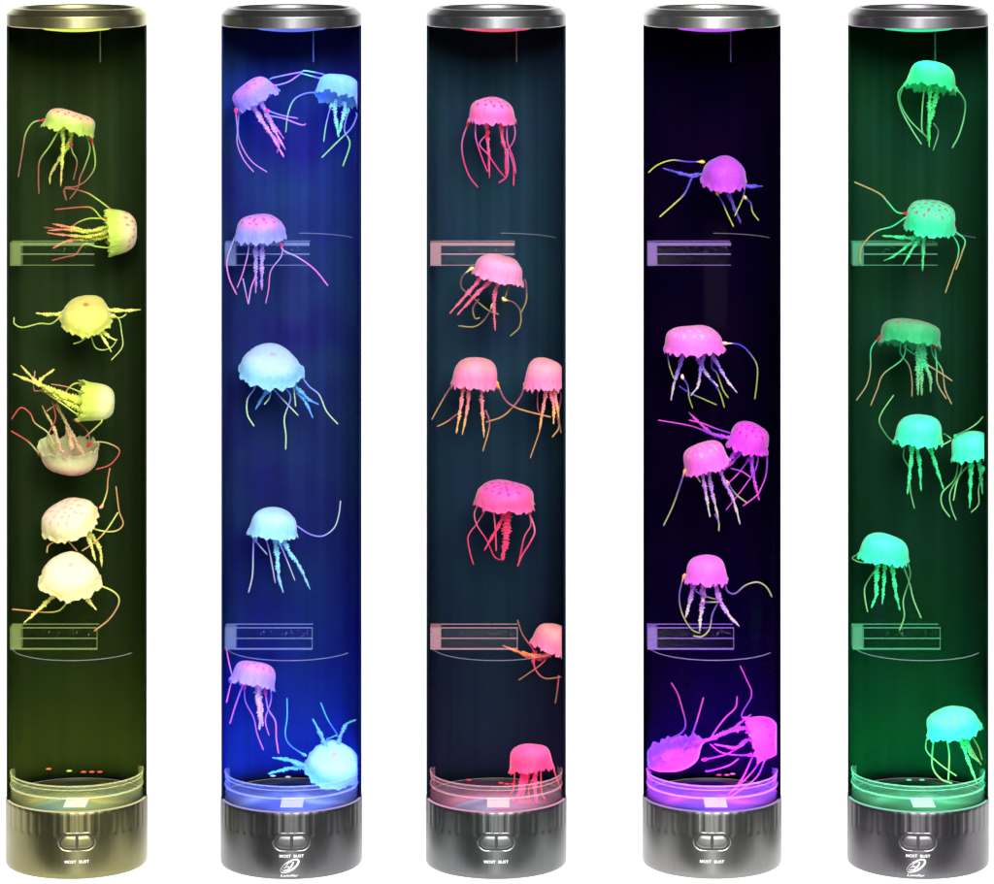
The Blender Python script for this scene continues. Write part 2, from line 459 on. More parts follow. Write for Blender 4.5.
        mb.build('shelf_bracket', fr2, root, c, smooth=False)
        rr = R-5.5
        aa, ab = ((.35, 1.5) if p0 < 400 else (math.pi*1.02, math.pi*1.86))
        v, f = lathe([(rr, -.45), (rr+.6, 0), (rr, .45), (rr-.6, 0)], 96, (cx, 0, Z(pr)), closed=True, a0=aa, a1=ab)
        make_obj('divider_disc_edge', v, f, frr, root, c)
    # --- acrylic plug at the foot of the tube
    mb = MB()
    for pz, w, dr in ((770.5, .7, 0), (774.5, .4, .6), (782.5, 1.2, 0)):
        rr = R-2.9-dr
        v, f = lathe([(rr, -w), (rr+.6, 0), (rr, w), (rr-.9, 0)], 96, (cx, 0, Z(pz)), closed=True, a0=ang0-1.75, a1=ang0+1.75); mb.add(v, f, 0)
    v, f = lathe([(R-3.2, 66.4), (R-3.2, Z(772)), (R-4.2, Z(771)), (R-4.2, 66.4)], 96, C3, closed=True, a0=ang0-1.9, a1=ang0+1.9); mb.add(v, f, 1)
    mb.build('acrylic_collar', [mat_clear('plug_edge', lo=.02, hi=.3, rough=.15, frost=.24, fcol=tuple(.45*x+.5 for x in L['fr'])), mat_clear('clear_collar', lo=.003, hi=.03, rough=.1, frost=.10, fcol=tuple(.5*x+.3 for x in L['fr']))], root, c)
    v, f = lathe([(R-2.4, 56), (R-2.4, 63.4), (R-4, 64), (0, 64)], 96, C3)
    dif = make_obj('led_diffuser', v, f, mat_glow('led_diffuser_glow', L['glow'], 1.3), root, c)
    mb = MB()
    v, f = box(cx-9, cx+13, -43, -6, 64.2, 64.9); mb.add(v, f, 0)  # white reflection at the foot, put in as an emissive plate
    mb.build('white_reflection', mat_emit('white_reflection_emission', tuple(.75+.25*x for x in led), 1.0), dif, c, smooth=False)
    for (bx, by, bc) in L['beads']:
        p = at(bx, by, 28)
        r_ = 1.5
        v, f = lathe([(0, -.7), (r_*1.3, -.35), (r_*1.9, 0), (r_*1.3, .45), (0, .7)], 14, tuple(p))
        make_obj('indicator_light', v, f, mat_emit('indicator_glow', bc, 1.3), dif, c)
    # --- the lamp's own light: collimated LED discs in foot and cap
    def led_light(name, z, up, power, size, spread):
        ld = bpy.data.lights.new(name, 'AREA'); ld.shape = 'DISK'; ld.size = size*S
        ld.energy = power; ld.color = led; ld.spread = math.radians(spread)
        lo = bpy.data.objects.new(name, ld); col.objects.link(lo); lo.parent = root
        lo.location = (0, 0, z*S)
        lo.rotation_euler = (math.pi if up else 0, 0, 0)
    led_light('foot_led', 66, True, L.get('pf', LEDF), 118, 165)
    led_light('cap_led', zt-8, False, L.get('pc', LEDC), 60, 120)
    return root

LEDF, LEDC = .05, .02
LAMPS['A'].update(pf=.075, pc=.010)
LAMPS['B'].update(pf=.20, pc=.09)
LAMPS['C'].update(pf=.032, pc=.002)
LAMPS['D'].update(pf=.50, pc=.006)
LAMPS['E'].update(pf=.12, pc=.02)

# ------------------------------------------------------------------ jellyfish
CROP = dict(A1=(0,90,6.627),A2=(0,170,6.627),A3=(0,270,6.627),A4=(0,350,6.313),A5=(0,480,4.913),
 B1=(212,55,6.313),B2=(212,200,6.627),B3=(212,330,6.627),B4=(212,490,6.313),B5=(212,640,5.527),
 C1=(417,85,6.627),C2=(417,230,6.627),C3=(417,340,6.627),C4=(417,470,6.627),C5=(417,600,6.627),C6=(417,720,6.627),
 D1=(634,130,6.313),D2=(634,310,6.627),D3=(634,405,6.313),D4=(634,540,6.627),D5=(634,650,5.527),
 E1=(844,45,6.627),E2=(844,175,6.627),E3=(844,305,6.627),E4=(844,390,6.313),E5=(844,520,5.893),E6=(844,660,5.893))

# palette: top, rim, spot, arm root, arm tip, tentacle root, tentacle tip, accent
def pal(top, rim, spot, a0, a1, t0, t1, acc):
    return [lin(tuple(v+(255-v)*.10 for v in x)) if i_ in (0, 1, 3) else lin(x) for i_, x in enumerate((top, rim, spot, a0, a1, t0, t1, acc))]
YG = (205,235,70)
P_A1 = pal((245,195,180),(190,222,95),(215,40,60),YG,(225,205,110),(165,205,100),(165,105,85),(215,60,50))
P_A2 = pal((250,225,190),(205,235,90),(225,110,90),YG,(235,150,110),(190,220,90),(195,95,80),(225,110,60))
P_A3 = pal((240,230,120),(235,245,110),(225,110,80),(240,245,110),(240,245,130),(190,210,100),(205,220,130),(230,220,100))
P_A4 = pal((255,255,190),(215,235,90),(215,130,50),(225,240,80),(235,225,120),(215,225,110),(215,150,110),(225,150,60))
P_A5 = pal((255,185,170),(225,230,165),(230,90,90),(235,190,150),(210,200,110),(205,205,130),(215,90,80),(225,50,70))
P_A6 = pal((255,235,215),(255,250,190),(245,190,190),(215,220,100),(235,230,140),(225,230,130),(220,170,110),(245,200,150))
P_B1 = pal((215,140,235),(150,140,245),(240,70,190),(200,160,245),(225,150,235),(150,150,235),(200,140,225),(250,60,170))
P_B2 = pal((150,215,245),(120,190,245),(110,160,235),(140,205,250),(120,235,210),(130,130,240),(140,215,150),(110,220,210))
P_B3 = pal((235,150,215),(150,165,250),(240,60,160),(170,165,250),(190,140,240),(180,170,245),(225,130,220),(250,60,170))
P_B4 = pal((200,225,250),(150,220,250),(210,190,240),(110,190,250),(110,190,255),(130,150,240),(190,225,180),(130,190,240))
P_B5 = pal((200,240,245),(170,235,250),(190,235,245),(140,230,245),(150,210,240),(150,150,240),(190,200,210),(150,200,240))
P_B6 = pal((235,160,225),(185,160,240),(245,100,190),(240,200,240),(225,190,240),(190,140,240),(230,130,215),(250,80,170))
P_B7 = pal((190,240,240),(120,205,235),(240,170,200),(110,190,235),(100,205,215),(70,150,230),(90,215,205),(100,200,200))
P_C1 = pal((255,150,225),(250,115,200),(190,30,110),(245,90,160),(245,70,140),(205,100,180),(225,60,130),(235,30,60))
P_C2 = pal((250,175,215),(248,155,205),(255,185,140),(240,100,150),(235,110,140),(130,80,100),(165,150,85),(255,235,150))
P_C3 = pal((252,170,195),(252,140,195),(255,190,120),(240,120,160),(240,190,110),(180,90,120),(205,155,90),(255,190,50))
P_C5 = pal((255,110,205),(255,95,170),(185,45,205),(245,50,120),(245,60,120),(235,120,160),(235,60,110),(250,80,130))
P_C6 = pal((255,170,165),(250,135,175),(255,170,110),(245,90,110),(245,150,80),(225,70,110),(165,110,80),(240,60,100))
P_C7 = pal((255,110,185),(250,75,145),(250,110,180),(250,70,150),(250,90,170),(245,80,130),(240,70,110),(250,60,120))
P_D1 = pal((195,75,235),(215,80,240),(225,100,90),(110,80,225),(90,80,215),(90,60,210),(190,205,75),(250,220,90))
P_D2 = pal((255,150,225),(250,115,230),(255,205,235),(110,55,235),(225,205,225),(90,60,215),(165,185,70),(255,215,200))
P_D3 = pal((245,75,225),(235,65,235),(170,30,165),(170,60,240),(235,70,215),(170,60,225),(225,80,215),(225,70,220))
P_D4 = pal((252,125,225),(250,105,230),(255,200,180),(190,90,235),(215,205,200),(130,90,180),(180,190,120),(255,190,130))
P_D6 = pal((255,90,215),(150,70,235),(250,90,220),(190,60,230),(215,70,220),(150,50,220),(215,70,180),(240,30,130))
P_D7 = pal((250,60,215),(250,80,215),(200,30,160),(170,60,230),(220,80,220),(160,60,230),(215,70,190),(240,60,190))
P_E1 = pal((85,245,190),(35,215,140),(90,240,180),(40,215,120),(70,230,110),(60,170,100),(120,210,140),(60,230,140))
P_E2 = pal((90,235,185),(40,240,175),(185,70,90),(40,230,150),(70,230,140),(60,220,150),(185,160,105),(210,50,40))
P_E3 = pal((120,190,140),(35,195,120),(190,130,115),(40,215,140),(120,200,140),(60,210,150),(185,165,120),(210,60,50))
P_E4 = pal((90,255,220),(60,255,205),(60,250,190),(30,235,150),(60,240,165),(60,150,85),(140,215,140),(40,235,150))
P_E7 = pal((120,225,205),(60,250,220),(170,140,110),(30,230,160),(140,225,150),(110,200,140),(190,185,125),(205,120,100))

# lamp, crop, centre, R, h, roll, pitch, depth, palette, clear, tentacles, arms, label
J = []
def jelly(lamp, crop, c, R, h, roll, pitch, yd, pl, tents, arms, label, clear=0, aw=1.0, spots=1):
    J.append(dict(lamp=lamp, crop=crop, c=c, R=R, h=h, roll=roll, pitch=pitch, yd=yd, pl=pl, t=tents, a=arms, label=label, clear=clear, aw=aw, spots=spots))

jelly('A','A1',(465,198),24,22,14,-4,-5,P_A1,
 [[(295,200),(220,215),(170,290),(150,400),(120,580)],[(380,285),(330,370),(265,465),(255,560),(258,690)],[(470,360),(480,410),(510,480),(485,600)],
  [(580,320),(595,400),(560,510),(530,580),(515,650),(460,725)],[(605,320),(628,430),(625,520),(570,600),(500,640),(430,650),(440,735)]],
 [[(470,290),(465,340),(420,420),(340,550),(330,625)],[(415,280),(420,350),(415,430),(402,640)]],
 'cream toy jellyfish with red spots, highest in the yellow green lamp')
jelly('A','A2',(815,405),22,28,86,-8,6,P_A2,
 [[(745,270),(640,190),(560,145),(430,125),(440,205)],[(750,340),(680,325),(620,260),(560,245),(360,262)],[(700,325),(600,320),(520,345),(440,390),(290,380)],[(720,515),(630,505),(560,490),(500,560),(440,575),(340,600)]],
 [[(740,370),(640,395),(560,410),(440,395),(315,400)],[(740,440),(640,450),(560,460),(450,470),(345,520)],[(740,400),(600,440),(480,435),(370,425),(310,415)],[(600,410),(480,385),(345,355)]],
 'cream jellyfish lying sideways before the upper shelf of the yellow green lamp')
jelly('A','A3',(570,272),26,17,4,33,0,P_A3,
 [[(400,310),(340,355),(260,355),(150,380),(95,355),(70,310)],[(600,420),(540,470),(485,490)],[(750,300),(790,330),(805,410),(810,510),(735,600)],[(605,440),(630,510),(680,530),(740,510),(778,455)],[(745,310),(800,315),(840,290)]],
 [[(400,290),(330,295),(235,285)],[(735,265),(820,270),(935,262)],[(640,390),(690,460),(740,545)],[(660,380),(720,440),(770,465)]],
 'yellow jellyfish with one reddish centre, arms spread out to both sides',spots=2)
jelly('A','A4',(625,330),19.5,33,98,-12,-16,P_A4,
 [[(560,215),(480,210),(430,245),(380,320),(290,390)],[(640,455),(560,530),(490,595)],[(540,280),(430,235),(320,215)],[(480,400),(380,330),(270,260),(215,250),(220,130)]],
 [[(520,330),(420,300),(300,240),(80,150)],[(520,380),(440,340),(340,280),(240,210),(130,95)],[(500,310),(330,250),(250,200),(345,120)]],
 'glowing yellow jellyfish on its side above an upturned one',aw=1.3,spots=2)
jelly('A','A4',(440,690),29,25,182,-12,12,P_A5,
 [[(250,660),(180,580),(65,510)],[(335,590),(300,520),(220,460),(190,400),(130,365),(70,440)],[(560,600),(620,580),(700,595),(755,640),(700,720),(605,755)],[(345,630),(300,560),(310,520),(350,430),(330,320)],[(565,590),(555,520),(510,470),(460,440)]],
 [[(380,620),(340,490),(290,400),(265,350)],[(450,600),(430,500),(360,340)],[(530,670),(470,560),(430,480),(350,350)]],
 'translucent pink jellyfish turned upside down like a cup',clear=1)
jelly('A','A5',(330,172),27.5,20,-14,28,14,P_A6,
 [[(420,225),(500,250),(570,250),(605,215),(585,150),(570,30)],[(400,250),(300,290),(240,320),(230,360)],[(580,160),(520,250),(460,310),(400,350)],[(310,270),(380,350)],[(500,130),(525,60),(530,0),(540,-60)]],
 [[(410,240),(440,300),(470,400)],[(430,250),(490,340),(500,430)]],
 'pale cream jellyfish tilted left, just above the brightest one',aw=1.2)
jelly('A','A5',(345,450),29,20,5,33,-14,P_A6,
 [[(470,510),(560,550),(585,600),(540,680),(460,745)],[(340,555),(315,620),(250,650),(50,635)]],
 [[(275,555),(220,610),(115,705)],[(400,550),(440,600),(475,640)],[(345,555),(345,610)]],
 'brightest cream white jellyfish, lowest in the yellow green lamp',aw=1.3,spots=2)

jelly('B','B1',(250,228),22.5,25,-30,0,0,P_B1,
 [[(150,350),(160,470),(160,560),(200,660),(265,740)],[(170,360),(165,500),(200,600),(260,680),(350,740)],[(385,195),(480,170),(570,110)],[(380,145),(470,125),(575,105)],[(350,350),(440,380),(545,400)],[(350,380),(450,400),(560,440),(595,435)]],
 [[(230,260),(290,380),(370,500),(455,645)],[(300,260),(350,380),(455,530)],[(270,330),(350,470),(420,560),(410,620)],[(330,340),(380,450),(465,600)]],
 'lilac jellyfish tilted left at the top of the blue lamp')
jelly('B','B1',(805,200),20.5,27,14,-20,0,P_B2,
 [[(690,150),(620,130),(560,115)],[(680,240),(600,240),(520,280),(480,370),(465,490)],[(750,320),(720,440),(705,550)],[(915,380),(880,460),(800,540),(690,650)],[(860,350),(835,470),(870,560),(825,705)],[(700,120),(600,100),(570,100)]],
 [[(775,320),(780,400),(800,520)],[(840,340),(820,420),(800,500)]],
 'light cyan jellyfish with its underside showing, beside the lilac one',spots=2)
jelly('B','B2',(317,172),24,26,0,4,-14,P_B3,
 [[(240,250),(240,340),(205,480),(165,585)],[(450,260),(470,330),(570,380),(680,460),(770,570)],[(460,300),(460,370),(390,470),(375,590),(355,690)],[(150,250),(100,400),(115,520),(165,630)],[(205,520),(240,690)],[(240,690),(260,580),(290,500)]],
 [[(290,260),(290,380),(290,480),(290,620)],[(335,260),(330,400),(330,600)]],
 'pink spotted jellyfish before the upper shelf of the blue lamp',aw=1.2)
jelly('B','B3',(395,210),30,20,8,26,0,P_B4,
 [[(290,330),(280,390),(235,460),(235,560),(280,640)],[(400,380),(450,440),(575,570)],[(450,350),(520,440),(480,580),(490,700),(488,795)],[(575,280),(640,370),(710,430),(760,540),(835,625)],[(550,290),(545,400),(555,510)],[(390,400),(380,450),(345,495)]],
 [[(400,350),(340,440),(285,530)],[(500,330),(560,400),(620,480),(670,585)],[(590,410),(640,460),(710,495)]],
 'widest pale cyan jellyfish tipped forward in the blue lamp',spots=2)
jelly('B','B4',(388,192),24,27,4,3,0,P_B5,
 [[(265,280),(260,400),(255,540),(230,650)],[(540,230),(620,280),(700,290),(770,240),(800,160),(812,65)],[(275,320),(350,410)],[(335,280),(365,400),(400,590)],[(430,340),(480,460),(525,575)]],
 [[(390,260),(410,400),(420,540),(450,650)],[(440,270),(480,380),(550,480),(620,630)]],
 'white cyan jellyfish with one tentacle curling up to the right',aw=1.2,spots=0)
jelly('B','B5',(235,180),21.5,25,12,-14,-6,P_B6,
 [[(120,200),(100,260),(75,350)],[(170,250),(130,360),(98,465)],[(180,260),(185,340),(230,430),(250,520),(285,610)],[(325,260),(325,340),(295,440),(315,530)],[(295,290),(310,380),(350,450),(355,540),(368,630)],[(115,205),(95,130),(70,50)]],
 [[(255,220),(255,330),(265,430),(262,500)],[(250,250),(270,400),(280,480)]],
 'pale pink jellyfish under the lower shelf of the blue lamp',aw=1.5)
jelly('B','B5',(672,668),27,19,6,36,0,P_B7,
 [[(510,635),(430,580),(405,520),(415,430),(415,320)],[(690,520),(640,440),(600,345)],[(640,550),(690,525)]],
 [[(620,570),(590,500),(555,435)],[(520,700),(430,710),(310,740)],[(500,690),(430,665),(330,650)],[(700,560),(740,470),(800,440)]],
 'whitish cyan jellyfish resting at the foot of the blue lamp',aw=1.1,spots=2)

jelly('C','C1',(495,155),23,26,3,2,0,P_C1,
 [[(340,250),(300,370),(305,480),(345,600),(405,680)],[(390,250),(390,350),(430,480),(470,580)],[(470,320),(415,390),(470,460),(540,560),(590,620)],[(630,240),(650,300),(640,370),(590,460),(585,560)],[(595,260),(600,380),(640,490),(655,590)],[(610,440),(640,540),(640,670)],[(600,420),(600,590),(540,650)]],
 [[(460,210),(465,330),(475,450),(480,620)],[(550,220),(565,350),(590,450),(590,620)]],
 'bright pink jellyfish floating highest in the red lamp')
jelly('C','C2',(552,238),25,25,13,0,-4,P_C2,
 [[(360,255),(300,310),(295,380),(350,430),(470,530),(545,560)],[(400,470),(370,520),(385,585),(420,580)],[(500,500),(450,590),(380,640),(270,635)],[(720,340),(725,460),(690,550)],[(575,460),(640,480),(685,540),(680,640),(615,705)],[(610,350),(590,430),(570,480)]],
 [[(440,290),(380,370),(300,460),(215,555)],[(530,300),(450,370),(370,450),(265,565)],[(560,310),(520,400),(510,500),(518,670)]],
 'salmon pink jellyfish with olive tentacles before the red lamp upper shelf')
jelly('C','C3',(385,204),22,29,2,0,0,P_C3,
 [[(240,290),(180,380),(85,530)],[(280,480),(200,540),(130,575)],[(530,285),(580,390),(640,440),(720,470),(890,512)],[(455,465),(480,540),(470,620),(435,740)]],
 [[(310,290),(290,440),(260,620)],[(345,290),(335,440),(300,630)],[(425,290),(430,430),(445,650)]],
 'rosy jellyfish, left one of the pair with crossing tentacles')
jelly('C','C3',(845,210),20,31,-2,0,0,P_C3,
 [[(715,290),(690,370),(630,450),(560,510),(455,545)],[(800,340),(800,450),(825,550),(750,785)],[(930,310),(960,370),(940,490),(955,620)],[(930,500),(940,580),(895,645)]],
 [[(855,330),(840,430),(810,600)],[(885,330),(905,440),(905,560)],[(905,320),(925,420),(940,520)]],
 'rosy jellyfish, right one of the pair with crossing tentacles')
jelly('C','C4',(588,155),28.5,23,3,7,0,P_C5,
 [[(410,225),(380,290),(400,370),(465,470),(510,570),(560,600)],[(470,240),(400,350),(340,440),(350,540),(375,630)],[(730,250),(755,360),(710,450),(670,640)],[(745,290),(780,400),(750,480),(700,560),(665,640)],[(505,230),(520,400),(525,540)]],
 [[(600,230),(590,300),(595,350),(590,450),(565,600)],[(560,330),(500,440),(445,535)]],
 'wide hot pink jellyfish with purple spots and one thick frilly arm',aw=2.1)
jelly('C','C5',(905,240),19.5,27,22,0,0,P_C6,
 [[(780,350),(765,320),(700,230),(665,130)],[(940,500),(930,600),(915,690)],[(770,400),(790,470),(850,520),(965,510)],[(870,350),(830,420),(670,535)]],
 [[(900,340),(830,385),(740,375),(650,335),(565,300)],[(880,360),(780,370),(690,340)]],
 'orange pink jellyfish half hidden at the right edge of the red lamp',spots=0)
jelly('C','C6',(755,240),21.5,28,-4,-10,-30,P_C7,
 [[(650,330),(640,450),(620,560)],[(890,280),(920,370),(955,460)],[(820,320),(825,470),(850,540)],[(790,350),(745,440),(740,560)]],
 [[(700,320),(690,440),(650,590)],[(740,320),(700,470),(705,590)],[(785,310),(780,440),(795,570)]],
 'crimson pink jellyfish standing at the foot of the red lamp',aw=1.3,spots=0)

jelly('D','D1',(573,248),21.5,25,4,22,0,P_D1,
 [[(430,200),(340,200),(240,190),(150,220),(75,270)],[(370,290),(320,400),(250,470),(160,550)],[(525,400),(560,460),(590,530),(630,612)],[(695,340),(690,420),(635,545)],[(700,425),(735,460),(750,520),(790,575)]],
 [[(420,280),(340,285),(180,240)],[(590,380),(620,460),(675,590)],[(700,350),(760,355),(815,355)]],
 'round violet jellyfish with an orange centre, highest in the purple lamp',spots=2)
jelly('D','D2',(390,180),28.5,25,0,4,0,P_D2,
 [[(600,220),(700,230),(770,290),(815,370),(815,470),(800,595)],[(220,270),(235,370),(265,460)],[(520,300),(515,380),(550,420),(590,530),(628,585)],[(510,460),(565,540),(600,650)],[(320,445),(355,500),(365,580),(390,655)],[(300,505),(370,550),(460,590),(550,630)]],
 [[(335,270),(300,380),(265,490),(245,600)],[(400,270),(450,370),(500,450),(560,510)],[(465,270),(440,400),(425,500),(375,570)],[(500,270),(560,370),(620,470),(685,550)]],
 'widest pink jellyfish of the purple lamp, with blue violet arms')
jelly('D','D3',(733,190),21,27,14,8,12,P_D3,
 [[(600,210),(500,190),(370,135),(150,95)],[(620,180),(520,150),(430,115),(345,95)],[(785,300),(770,400),(700,510),(580,665)],[(840,290),(835,430),(800,530),(770,575),(685,640)],[(720,350),(660,430),(600,490)],[(610,400),(680,420),(740,460)]],
 [[(600,205),(500,185),(420,120),(345,45)],[(690,280),(630,350),(560,420)],[(740,300),(750,430),(790,605)],[(660,270),(600,350),(550,410)]],
 'magenta jellyfish with dark spots, right one of the tangled pair')
jelly('D','D3',(442,312),23.5,26,-17,4,-12,P_D4,
 [[(320,420),(280,540),(240,650),(185,765)],[(385,430),(420,490)],[(590,490),(640,560),(715,620)],[(510,690),(535,740),(535,800)]],
 [[(425,400),(450,540),(480,710)],[(470,400),(490,540),(520,660),(535,740)],[(515,360),(570,480),(630,610),(670,755)]],
 'light pink jellyfish tilted left, left one of the tangled pair')
jelly('D','D4',(480,182),20.5,28,3,0,-14,P_D4,
 [[(330,240),(300,370),(320,490),(380,590),(440,620)],[(600,280),(620,340),(670,355),(740,300),(820,280),(880,315),(915,380)],[(560,410),(520,490),(500,590),(450,640),(390,635)],[(410,340),(480,375),(570,400)],[(460,410),(520,412),(565,410)]],
 [[(400,260),(380,370),(340,520)],[(455,250),(455,400),(440,520),(435,610)],[(535,280),(570,400),(630,500),(700,575)]],
 'pink jellyfish hanging its arms before the purple lamp lower shelf',aw=1.2,spots=0)
jelly('D','D5',(222,600),30,19,166,-4,0,P_D6,
 [[(190,495),(260,460),(285,410),(265,320),(240,240),(205,180)],[(310,500),(345,400),(385,260)],[(390,605),(500,580),(580,540)],[(410,670),(520,640),(580,600)]],
 [[(300,520),(400,500),(520,450),(650,355)],[(280,560),(330,520),(420,490)]],
 'blurry magenta jellyfish lying upturned at the purple lamp foot',clear=1)
jelly('D','D5',(732,475),21.5,28,72,0,-4,P_D7,
 [[(640,400),(595,360),(650,250),(620,160),(585,85)],[(600,430),(480,470),(430,480),(500,380),(560,320),(570,255)],[(640,580),(560,580),(480,565),(420,520)],[(660,580),(610,690),(560,770)],[(725,600),(680,700),(580,780),(510,835)],[(700,610),(640,690),(520,830)]],
 [[(640,430),(540,445),(420,490),(370,520)],[(620,500),(560,540),(440,520)]],
 'hot magenta jellyfish on its side at the purple lamp right edge')

jelly('E','E1',(582,190),23.5,29,10,-12,-6,P_E1,
 [[(415,250),(360,320),(380,430),(450,560),(515,660)],[(405,255),(370,360),(430,490),(560,620)],[(740,285),(800,370),(795,480),(760,600),(715,685)],[(540,230),(520,400),(515,540),(525,590)],[(595,520),(625,580),(590,700)]],
 [[(570,300),(565,450),(565,680)],[(615,320),(590,420),(560,560),(555,640)]],
 'plain sea green jellyfish floating highest in the green lamp',spots=0,aw=1.1)
jelly('E','E2',(583,262),24,29,6,14,-14,P_E2,
 [[(420,255),(350,245),(290,180),(230,120),(65,45)],[(410,280),(320,340),(220,370),(150,430),(110,500),(105,590)],[(700,370),(755,460),(755,540),(720,640),(670,785)],[(720,365),(800,430),(780,520),(740,630)]],
 [[(490,340),(460,430),(340,530),(260,570)],[(550,380),(480,450),(390,600)],[(530,390),(525,500),(520,640)],[(470,415),(370,412),(250,402)]],
 'green jellyfish with red marks before the green lamp upper shelf')
jelly('E','E3',(440,170),29.5,27,5,-12,0,P_E3,
 [[(240,210),(180,290),(175,420),(150,530),(80,635)],[(410,270),(385,360),(260,460),(220,560),(175,670)],[(380,240),(375,320),(430,400),(450,500),(450,610)],[(575,240),(590,330),(650,430),(670,560),(715,660)],[(600,270),(615,400),(620,520),(680,625)],[(400,280),(470,330),(560,400),(640,450),(720,505)]],
 [[(490,180),(490,350),(490,480),(490,600)],[(520,250),(535,380),(570,480),(575,580)],[(510,330),(512,450),(515,600)]],
 'widest, translucent green jellyfish with tan tentacles and brownish top',clear=1,aw=1.4)
jelly('E','E4',(475,238),24,29,3,0,0,P_E4,
 [[(330,335),(280,300),(225,210),(240,140),(315,30)],[(390,330),(375,420),(410,500),(420,640),(445,750)],[(560,335),(620,345),(680,315)],[(640,280),(680,310)]],
 [[(430,330),(425,430),(400,660)],[(455,330),(475,450),(487,640)],[(525,320),(570,450),(630,630)]],
 'bright aqua jellyfish with one tentacle bent up at its left',spots=0,aw=1.1)
jelly('E','E4',(800,340),20.5,28,-6,0,0,P_E4,
 [[(700,290),(780,250),(840,210),(880,165)],[(725,430),(700,560),(620,650),(620,730),(670,805)],[(750,420),(735,520),(670,650),(680,750),(710,825)],[(780,480),(720,560),(690,700)],[(880,500),(850,620),(850,720),(800,775)]],
 [[(805,420),(800,550),(793,750)],[(850,420),(865,550),(880,660)]],
 'bright aqua jellyfish pressed to the green lamp right edge',spots=0,aw=1.1)
jelly('E','E5',(237,153),23.5,28,8,0,0,P_E4,
 [[(90,200),(45,225),(100,250),(175,250)],[(180,300),(125,390),(125,470),(140,545)],[(340,250),(385,370),(410,470),(455,580)],[(375,250),(390,330),(350,470),(355,570),(325,655)]],
 [[(200,240),(190,350),(190,440),(160,520)],[(240,240),(235,370),(225,500)],[(280,240),(300,400),(330,535)]],
 'bright aqua jellyfish just above the green lamp lower shelf',spots=0,aw=1.2)
jelly('E','E6',(636,352),25,24,-8,10,0,P_E7,
 [[(495,440),(485,530),(560,610),(665,685)],[(530,460),(520,620),(570,700),(640,728)],[(605,460),(620,560),(615,710)],[(740,430),(790,510),(835,590)],[(710,430),(760,540),(810,620)],[(790,350),(830,410)]],
 [[(680,440),(720,560),(750,640),(785,730)],[(720,480),(750,560),(800,600)]],
 'aqua jellyfish with a mottled tan top near the green lamp foot',aw=1.1)

def mixc(a, b, t):
    t = max(0, min(1, t)); return tuple(a[i]*(1-t)+b[i]*t for i in range(3))
def sstep(a, b, x):
    t = max(0, min(1, (x-a)/(b-a))); return t*t*(3-2*t)

BPROF = [(0, 1), (.15, .995), (.3, .98), (.45, .955), (.58, .915), (.70, .86), (.80, .78), (.875, .68), (.925, .56), (.955, .43), (.975, .30), (.99, .18), (1.01, .08), (1.04, 0), (1.07, -.06)]

